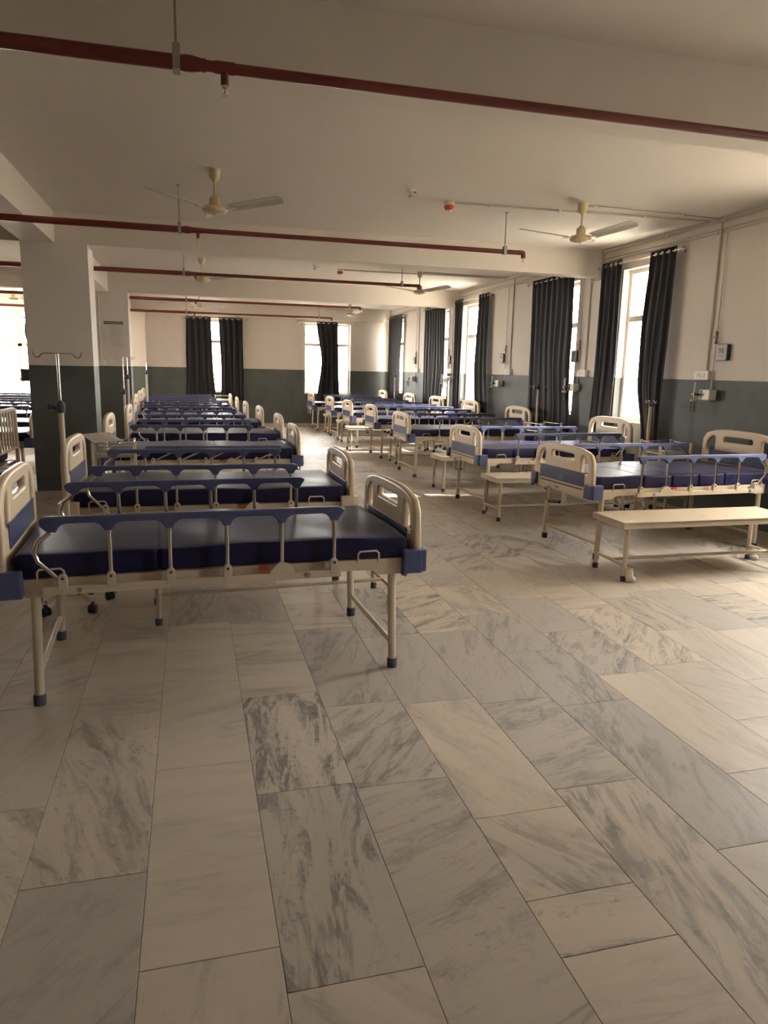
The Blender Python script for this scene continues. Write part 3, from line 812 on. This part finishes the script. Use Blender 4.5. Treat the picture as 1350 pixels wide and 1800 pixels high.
curtain('y', CX, [(2.88, .42, .95), (.8, .42, .95)], 2.88, .8, 3, .03, 'added charcoal curtain cutting daylight beside the camera, near half of the window outside the picture', 12)
curtain('y', CX, [(2.88, 1.3, 1.75), (.8, 1.3, 1.75)], 2.88, .8, 3, .03, 'added charcoal curtain cutting daylight beside the camera, far half of the window outside the picture', 13)
rod('y', CX, XW, 6.93, 8.50, 2.835, 'curtain rod over the nearest open window')
curtain('y', CX, [(2.88, 7.0, 7.46), (2.0, 7.02, 7.53), (1.5, 7.03, 7.52), (.76, 7.03, 7.36)], 2.88, .76, 4, .020, 'charcoal curtain on the near side of the nearest open window, light slit at its edge', 1)
curtain('y', CX, [(2.88, 8.03, 8.46), (1.6, 8.02, 8.46), (.78, 8.04, 8.50)], 2.88, .78, 4, .020, 'charcoal curtain on the far side of the nearest open window, beside the beam', 2)
rod('y', CX, XW, 9.0, 10.5, 2.835, 'curtain rod over the second right-wall window')
curtain('y', CX, [(2.88, 9.15, 10.40), (1.9, 9.12, 10.38), (.72, 9.02, 10.33)], 2.88, .72, 8, .018, 'wide charcoal curtain closed across the second right-wall window', 3)
rod('y', CX, XW, 12.05, 13.74, 2.835, 'curtain rod over the third right-wall window')
curtain('y', CX, [(2.88, 13.36, 13.74), (.8, 13.37, 13.72)], 2.88, .8, 3, .03, 'narrow lavender-sheened charcoal curtain on the far side of the third window', 4)
curtain('y', CX, [(2.88, 12.1, 12.52), (1.6, 12.08, 12.6), (.8, 11.98, 12.48)], 2.88, .8, 3, .03, 'charcoal curtain on the near side of the third window', 5)
rod('y', CX, XW, 14.1, 15.7, 2.835, 'curtain rod over the fourth right-wall window')
curtain('y', CX, [(2.88, 14.34, 15.66), (1.6, 14.3, 15.66), (.8, 14.42, 15.66)], 2.88, .8, 8, .018, 'wide charcoal curtain closed across the fourth right-wall window', 6)
rod('y', CX, XW, 17.3, 18.75, 2.835, 'curtain rod over the right-wall window nearest the corner')
curtain('y', CX, [(2.88, 17.48, 18.7), (1.6, 17.6, 18.72), (.8, 17.6, 18.7)], 2.88, .8, 7, .018, 'charcoal curtain over the right-wall window nearest the corner', 7)
FY = YF-.095
rod('x', FY, YF, -.16, 1.36, 2.69, 'curtain rod over the left window of the far wall')
curtain('x', FY, [(2.72, -.08, .52), (1.5, -.1, .55), (.7, -.12, .6)], 2.72, .7, 4, .020, 'charcoal curtain on the left of the far wall window pair', 8)
curtain('x', FY, [(2.72, .71, 1.29), (1.5, .74, 1.29), (.68, .74, 1.30)], 2.72, .68, 4, .020, 'charcoal curtain right of the narrow light gap on the far wall', 9)
rod('x', FY, YF, 2.72, 4.26, 2.675, 'curtain rod over the bright right window of the far wall')
curtain('x', FY, [(2.71, 3.17, 3.72), (1.7, 3.29, 3.74), (.69, 3.19, 3.78)], 2.71, .69, 4, .03, 'single charcoal curtain hanging midway across the bright far window', 10)

# ------------------------------------------------------------------ ceiling fans
def make_fan():
    root = bpy.data.objects.new('ceiling_fan', None); C.objects.link(root)
    MB().lathe([(.062, -.006), (.062, 0)], (0, 0, 0), 20).build('ceiling_plate', 'white', root)
    MB().lathe([(.048, -.006), (.046, -.05), (.036, -.078), (.018, -.088), (.014, -.10)], (0, 0, 0), 18).build('canopy', 'fan', root)
    MB().tube([(0, 0, -.09), (0, 0, -.205)], .0095, 10).build('down_rod', 'fan', root)
    MB().lathe([(.012, -.195), (.022, -.20), (.026, -.215), (.042, -.22), (.045, -.275), (.048, -.285)], (0, 0, 0), 20).build('top_cup', 'fan', root)
    mo = MB().lathe([(.045, -.283), (.088, -.287), (.098, -.297), (.10, -.315), (.094, -.328), (.06, -.34), (.02, -.345), (.008, -.352)], (0, 0, 0), 28).build('motor', 'fan', root)
    for k in range(3):
        a = k*2*PI/3; m = Euler((0, 0, a)).to_matrix(); tl = Euler((R(-13), 0, 0)).to_matrix()
        V = []
        prof = [(.13, .05), (.16, .058), (.35, .064), (.52, .066), (.575, .058), (.59, .04)]
        for (r_, h) in prof:
            for s, z in ((-1, .004), (0, .010), (1, .004)):
                V.append(m @ (tl @ Vector((0, s*h, z)) + Vector((r_, 0, -.30+.10*(r_-.13)))))
        N = len(V); V += [v-Vector((0, 0, .004)) for v in V]
        F = []
        for i in range(len(prof)-1):
            for j in range(2): F.append((i*3+j, (i+1)*3+j, (i+1)*3+j+1, i*3+j+1))
        F += [tuple(N+q for q in reversed(f)) for f in F]
        rim = [0, 3, 6, 9, 12, 15, 16, 17, 14, 11, 8, 5, 2, 1]
        F += [(rim[i], rim[(i+1) % len(rim)], rim[(i+1) % len(rim)]+N, rim[i]+N) for i in range(len(rim))]
        bl = MB().add(V, F, False).build('blade', 'blade', root)
        br = MB().box(tuple(m @ Vector((.12, 0, -.305))), (.10, .035, .006), m); br.build('blade_bracket', 'fan', bl)
    return root
fan = make_fan(); first = True
for (x, y, a, lb) in ((.23, 6.38, -30, 'ivory ceiling fan on the near left of the ward'), (3.58, 6.42, 52, 'ivory ceiling fan on the near right, by the window wall'),
                      (.2, 11.4, -30, 'ivory ceiling fan on the left of the second bay'), (3.6, 11.5, -55, 'ivory ceiling fan on the right of the second bay, behind a pipe end'),
                      (.22, 16.7, 15, 'small ivory ceiling fan far left, over the closed curtains'), (3.6, 16.7, 40, 'small ivory ceiling fan in the far right bay'),
                      (-3.4, 16.4, 0, 'small ceiling fan left of the pillar before the gridded window')):
    f = fan if first else copy_tree(fan); first = False
    f.location = (x, y, HC); f.rotation_euler = (0, 0, R(a)); tag(f, lb, 'ceiling fan', 'ivory ceiling fans')

# ------------------------------------------------------------------ sprinkler pipes
def sprinkler(parent, x, y, z):
    h = MB().lathe([(.011, 0), (.011, -.010)], (x, y, z), 10)
    for s in (-1, 1): h.tube([(x+s*.010, y, z-.008), (x+s*.012, y, z-.022), (x+s*.004, y, z-.036)], .002, 6)
    h.lathe([(.015, -.037), (.015, -.039)], (x, y, z), 12)
    o = h.build('sprinkler_head', 'chrome', parent)
    MB().tube([(x, y, z-.010), (x, y, z-.034)], .0025, 6).build('glass_bulb', 'red', o)
def pipe_line(y, z, x0, xr, x1, hang, spr, label, end=True, r1=.029, r2=.0215):
    root = thing('sprinkler_pipe', label, 'pipe', (0, 0, 0), 0, 'red sprinkler pipes')
    if x0 < xr: MB().tube([(x0, y, z), (xr, y, z)], r1, 14).build('pipe_section', 'pipe', root)
    MB().tube([(xr, y, z), (x1, y, z)], r2, 14).build('pipe_section', 'pipe', root)
    MB().lathe([(r1+.003, 0), (r1+.003, .03), (r2+.004, .07), (r2+.004, .09)], (xr, y, z), 14, 'x').build('reducer', 'pipe', root)
    for x in spr:
        t = MB().tube([(x-.04, y, z), (x+.04, y, z)], r2+.003, 12).tube([(x, y, z), (x, y, z-.065)], .0165, 12).build('tee', 'pipe', root)
        sprinkler(t, x, y, z-.065)
    if end:
        e = MB().tube([(x1-.02, y, z), (x1+.012, y, z), (x1+.022, y, z-.006), (x1+.026, y, z-.02), (x1+.026, y, z-.05)], r2+.002, 12).build('elbow', 'pipe', root)
        sprinkler(e, x1+.026, y, z-.05)
    for x, rr in hang:
        h = MB().tube([(x, y, z+rr+.01), (x, y, HC-.002)], .005, 8).build('hanger_rod', 'galv', root)
        s = MB(); s.box((x, y-rr-.003, z+.012), (.03, .004, 2*rr+.035)); s.box((x, y+rr+.003, z+.012), (.03, .004, 2*rr+.035)); s.box((x, y, z+rr+.028), (.03, 2*rr+.008, .006)); s.box((x, y, z-rr-.003), (.03, 2*rr+.008, .004))
        s.build('clevis', 'galv', h)
        MB().lathe([(.02, -.004), (.02, 0)], (x, y, HC), 10).build('ceiling_flange', 'galv', h)
pipe_line(3.31, 2.705, -6.9, .005, 5.1, [(-.02, .029), (4.6, .0215)], [.17], 'red sprinkler pipe nearest the camera across the top of the picture', False)
pipe_line(7.02, 2.70, -6.9, -.02, 3.26, [(-.06, .029), (3.08, .0215)], [.10], 'red sprinkler pipe below the two near ceiling fans, ending in a drop')
pipe_line(10.2, 2.70, -6.9, -.02, 3.16, [(-.05, .029), (2.93, .0215)], [.10], 'red sprinkler pipe in the second bay, ending by a fan')
pipe_line(14.2, 2.70, -6.9, .0, 3.22, [(-.04, .029), (3.03, .0215)], [.13], 'upper of the two thin red pipes over the far wall')
pipe_line(17.2, 2.69, -6.9, .0, 3.22, [(-.06, .029), (2.95, .0215)], [.12], 'lower of the two thin red pipes over the far wall')

# ------------------------------------------------------------------ ceiling devices
for (x, y, lb) in ((1.92, 6.46, 'small white ceiling nozzle between the near fans'), (1.89, 11.44, 'small white ceiling nozzle in the second bay')):
    t = thing('ceiling_nozzle', lb, 'nozzle', (x, y, HC), 0, 'white ceiling nozzles')
    MB().lathe([(.04, 0), (.04, -.012), (.02, -.016)], (0, 0, 0), 16).build('base', 'white', t)
    MB().lathe([(.018, -.014), (.018, -.045), (.022, -.05), (.022, -.068), (.015, -.072)], (0, 0, 0), 14).build('body', 'white', t)
    MB().box((.035, 0, -.022), (.02, .012, .012)).build('clip', 'grey', t)
for (x, y, lb) in ((2.40, 6.80, 'red and white fire detector on the near ceiling'), (2.35, 11.75, 'red and white fire detector in the second bay')):
    t = thing('fire_detector', lb, 'detector', (x, y, HC), 0, 'red fire detectors')
    MB().lathe([(.052, 0), (.052, -.03), (.048, -.034)], (0, 0, 0), 20).build('base', 'white', t)
    MB().lathe([(.05, -.033), (.052, -.045), (.046, -.062), (.03, -.072)], (0, 0, 0), 20).build('red_dome', 'orange', t)
    MB().lathe([(.026, -.071), (.024, -.082), (.01, -.084)], (0, 0, 0), 14).build('sensor', 'white', t)

# ------------------------------------------------------------------ conduits
def conduit(pts, label, r=.010, off=None, clips=()):
    o = MB().tube(pts, r, 8).build('conduit', 'pvc')
    for c in clips: MB().box(c, (.03, .03, .03), ch=.005).build('saddle', 'white', o)
    return tag(o, label, 'conduit', 'painted wiring conduits')
zc = HC-.011
conduit([(2.44, 6.76, zc), (3.4, 6.72, zc), (5.12, 6.62, zc)], 'thin ceiling conduit from the near fire detector to the window wall', .009, None, [(2.8, 6.745, zc), (3.5, 6.715, zc), (4.4, 6.66, zc)])
conduit([(3.66, 6.44, zc), (4.9, 6.50, zc), (5.10, 6.51, zc), (5.137, 6.51, zc-.03)], 'ceiling conduit from the near right fan to the wall', .011, None, [(3.72, 6.445, zc), (4.7, 6.49, zc)])
conduit([(2.4, 11.72, zc), (5.12, 11.6, zc)], 'thin ceiling conduit from the second fire detector to the wall', .009, None, [(3.0, 11.69, zc)])
conduit([(3.66, 11.48, zc), (5.12, 11.5, zc)], 'ceiling conduit from the second-bay fan to the wall', .011)
xw = XW-.011
for y0, y1, n in ((3.7, 8.6, 'near'), (8.87, 13.78, 'second'), (14.05, 18.85, 'far')):
    conduit([(xw, y0, 3.03), (xw, y1, 3.03)], 'conduit along the top of the window wall in the %s bay' % n, .011, None, [(xw, y0+.9*k, 3.03) for k in range(1, 5)])
    conduit([(xw, y0, 2.925), (xw, y1, 2.925)], 'lower conduit above the curtain rods in the %s bay' % n, .009, None, [(xw, y0+.8+1.0*k, 2.925) for k in range(4)])
    conduit([(xw, y0, 2.955), (xw, y1, 2.955)], 'middle conduit above the curtain rods in the %s bay' % n, .008)
conduit([(xw, 8.56, 3.03), (xw, 8.56, 2.76), (xw, 8.60, 2.72), (xw, 8.8, 2.72), (xw, 8.88, 2.70)], 'conduit bending under the beam end by the near window', .010)
conduit([(-1.52, 13.785, 2.72), (-1.52, 13.785, 1.56)], 'conduit down the second pillar to its switch plate', .012, None, [(-1.52, 13.785, 2.2)])
conduit([(XL+3.0, YF-.02, 2.80), (-1.8, YF-.02, 2.80)], 'pipe above the gridded window left of the pillar', .012)

# ------------------------------------------------------------------ bed-head services on the right wall
def wall_unit(yg, ys, yb, num, where, yv):
    # nurse-call display with a bed number
    t = thing('call_display', 'grey framed bed-number display %s' % where, 'display', (XW, yg, 1.755), 0, 'bed-number displays')
    bk = plate([rrect(-.085, -.077, .085, .077, .015)], .03, .005, lambda u, v, w_: (w_-.015, -u, v)); bk.build('back_box', 'black', t)
    fr = plate([rrect(-.075, -.082, .075, .082, .02)], .014, .005, lambda u, v, w_: (w_-.036, -u, v)).build('front_frame', 'grey', t)
    MB().box((-.0435, .005, .008), (.003, .115, .11), ch=.001).build('number_card', 'paper', t)
    text('lettering', num, .088, 'ink', t, (-.0455, .002, .014), (PI/2, 0, -PI/2))
    MB().box((-.0455, .002, -.034), (.001, .075, .006)).build('underline', 'ink', t)
    # oxygen drop pipe with a valve
    v = thing('gas_valve', 'brass gas valve on the drop pipe %s' % where, 'valve', (XW-.02, yv, 1.90), 0, 'brass gas valves')
    MB().tube([(0, 0, .05), (0, 0, 1.02)], .006, 8).build('upper_pipe', 'pvc', v)
    MB().tube([(0, 0, -.03), (0, .02*0, -.515)], .006, 8).build('lower_pipe', 'pvc', v)
    MB().lathe([(.011, -.06), (.015, -.055), (.015, -.035), (.009, -.03), (.013, -.012), (.013, .02), (.009, .028), (.014, .034), (.014, .06), (.008, .066)], (0, 0, 0), 12).build('body', 'brass', v)
    MB().box((-.02, 0, .004), (.012, .085, .010), ch=.003).tube([(0, 0, .004), (-.024, 0, .004)], .006, 8).build('lever', 'brass', v)
    # switch board
    s = thing('switch_board', 'white switch board on the dado line %s' % where, 'switch board', (XW, ys, 1.527), 0, 'white switch boards')
    MB().box((-.022, 0, 0), (.044, .22, .095), ch=.006).build('back_box', 'white', s)
    MB().box((-.048, 0, 0), (.008, .215, .09), ch=.003).build('face_plate', 'white', s)
    for k in range(2): MB().box((-.0545, .06-.032*k, .0), (.006, .024, .042), ch=.002).build('switch', 'white', s)
    so_ = MB().box((-.054, -.035, 0), (.005, .05, .055), ch=.002).build('socket', 'white', s)
    hs = MB()
    for q in ((0, .016), (-.012, -.008), (.012, -.008)): hs.lathe([(.004, -.0575), (.004, -.0565)], (0, -.035+q[0], q[1]), 8, 'x')
    hs.build('socket_holes', 'black', so_)
    MB().tube([(-.012, -.03, .045), (-.012, -.03, 1.49)], .0105, 8).build('riser_conduit', 'pvc', s)
    # gas outlet box and flow meter
    b = thing('gas_outlet', 'square steel gas outlet box %s' % where, 'outlet', (XW, yb, 1.332), 0, 'gas outlet boxes')
    MB().box((-.045, 0, 0), (.09, .15, .105), ch=.004).build('box', 'white', b)
    MB().lathe([(.024, -.094), (.02, -.10), (.014, -.102)], (0, .045, 0), 14, 'x').build('outlet_socket', 'steel', b)
    MB().box((-.0915, .045, -.035), (.003, .04, .02)).build('label_strip', 'paper', b)
    MB().box((-.0915, .045, .035), (.003, .04, .02)).build('label_strip', 'grey', b)
    fm = thing('flow_meter', 'oxygen flow meter with a clear humidifier jar %s' % where, 'flow meter', (XW-.13, yb+.07, 1.332), 0, 'oxygen flow meters')
    MB().tube([(.035, -.025, 0), (0, -.015, 0), (0, .02, 0)], .009, 8).build('adapter', 'black', fm)
    MB().lathe([(.011, -.02), (.014, .0), (.011, .02)], (0, .025, 0), 12).tube([(0, .04, 0), (0, .065, 0)], .011, 8).build('needle_valve', 'galv', fm)
    MB().tube([(0, .025, .015), (0, .025, .125)], .0095, 10).build('gauge_tube', 'white', fm)
    MB().lathe([(.034, -.05), (.034, -.068), (.03, -.072)], (0, .025, 0), 16).tube([(0, .025, -.02), (0, .025, -.05)], .006, 8).build('jar_lid', 'frame', fm)
    MB().lathe([(.029, -.07), (.029, -.17), (.024, -.178)], (0, .025, 0), 16).build('jar', 'clear', fm)
    MB().tube([(0, .025, -.07), (0, .025, -.15)], .0035, 6).lathe([(.009, -.15), (.009, -.165)], (0, .025, 0), 8).build('bubbler', 'white', fm)
wall_unit(6.215, 6.47, 6.345, '98', 'right of the nearest curtain', 6.335)
wall_unit(9.12, 8.88, 9.06, '97', 'between the first two right-wall windows', 9.015)
wall_unit(11.55, 11.28, 11.60, '96', 'in the middle of the second bay', 11.43)
wall_unit(14.19, 13.95+.15, 14.2, '95', 'by the second beam end', 14.255)
wall_unit(16.6, 16.37, 16.62, '94', 'in the far bay', 16.5)

# ------------------------------------------------------------------ pillar fittings
t = thing('notice', 'white printed hospital notice taped to the second pillar', 'notice', (-1.285, 13.79, 2.02))
pg = MB(); V = []; n = 6
for i in range(n+1):
    for j in range(n+1): V.append((-.16+.32*i/n, -.002-.012*((i/n-.5)**2)*(j/n), -.235+.47*j/n))
N = len(V); V += [(a, b-.0012, c) for a, b, c in V]
F = [(i*(n+1)+j, (i+1)*(n+1)+j, (i+1)*(n+1)+j+1, i*(n+1)+j+1) for i in range(n) for j in range(n)]
pg.add(V, F+[tuple(N+q for q in reversed(f)) for f in F]).build('sheet', 'paper', t)
MB().box((0, -.009, .205), (.318, .004, .046)).build('header_band', 'ink', t)
text('lettering', 'SATYAM HOSPITAL', .034, 'paper', t, (0, -.0125, .205), (PI/2, 0, 0))
ln = MB(); rr = random.Random(4)
for k in range(19):
    if k in (11,): continue
    wd = rr.uniform(.15, .20); ln.box((-.065+wd/2, -.0075, .16-.0195*k), (wd, .0012, .0045))
ln.box((-.12, -.0075, .175), (.06, .0012, .008)); ln.box((-.10, -.0075, -.055), (.07, .0012, .008))
ln.build('printed_lines', 'faint', t)
for q in ((-.13, .19), (.13, .19), (.13, -.215)): MB().box((q[0], -.0066, q[1]), (.03, .001, .018)).build('tape', 'clear', t)
s = thing('switch_plate', 'white switch plate on the second pillar below the notice', 'switch', (-1.52, 13.80, 1.53))
MB().box((0, -.018, 0), (.14, .036, .085), ch=.005).build('back_box', 'white', s); MB().box((0, -.04, 0), (.135, .008, .08), ch=.002).build('face_plate', 'white', s)
for k in range(3): MB().box((-.035+.035*k, -.046, 0), (.022, .005, .04), ch=.002).build('switch', 'white', s)
# fittings on the hidden left face of the first pillar, seen in outline
s = thing('switch_box', 'boxy switch panel standing out from the left face of the first pillar', 'switch', (-1.69, 8.80, 1.37))
MB().box((-.045, 0, 0), (.09, .2, .13), ch=.006).build('back_box', 'dado' if 'dado' in M else 'grey', s)
MB().box((-.092, 0, 0), (.006, .19, .12), ch=.002).build('face_plate', 'grey', s)
f = thing('wall_fan', 'small bracket and curved guard standing out from the first pillar edge', 'fan', (-1.69, 8.78, 1.86))
MB().tube([(0, 0, .12), (-.07, 0, .125)], .007, 8).build('arm', 'grey', f)
MB().lathe([(.02, -.005), (.10, -.01), (.115, -.03), (.10, -.045), (.02, -.045)], (.02, 0, -.02), 18, 'x').build('guard', 'grey', f)
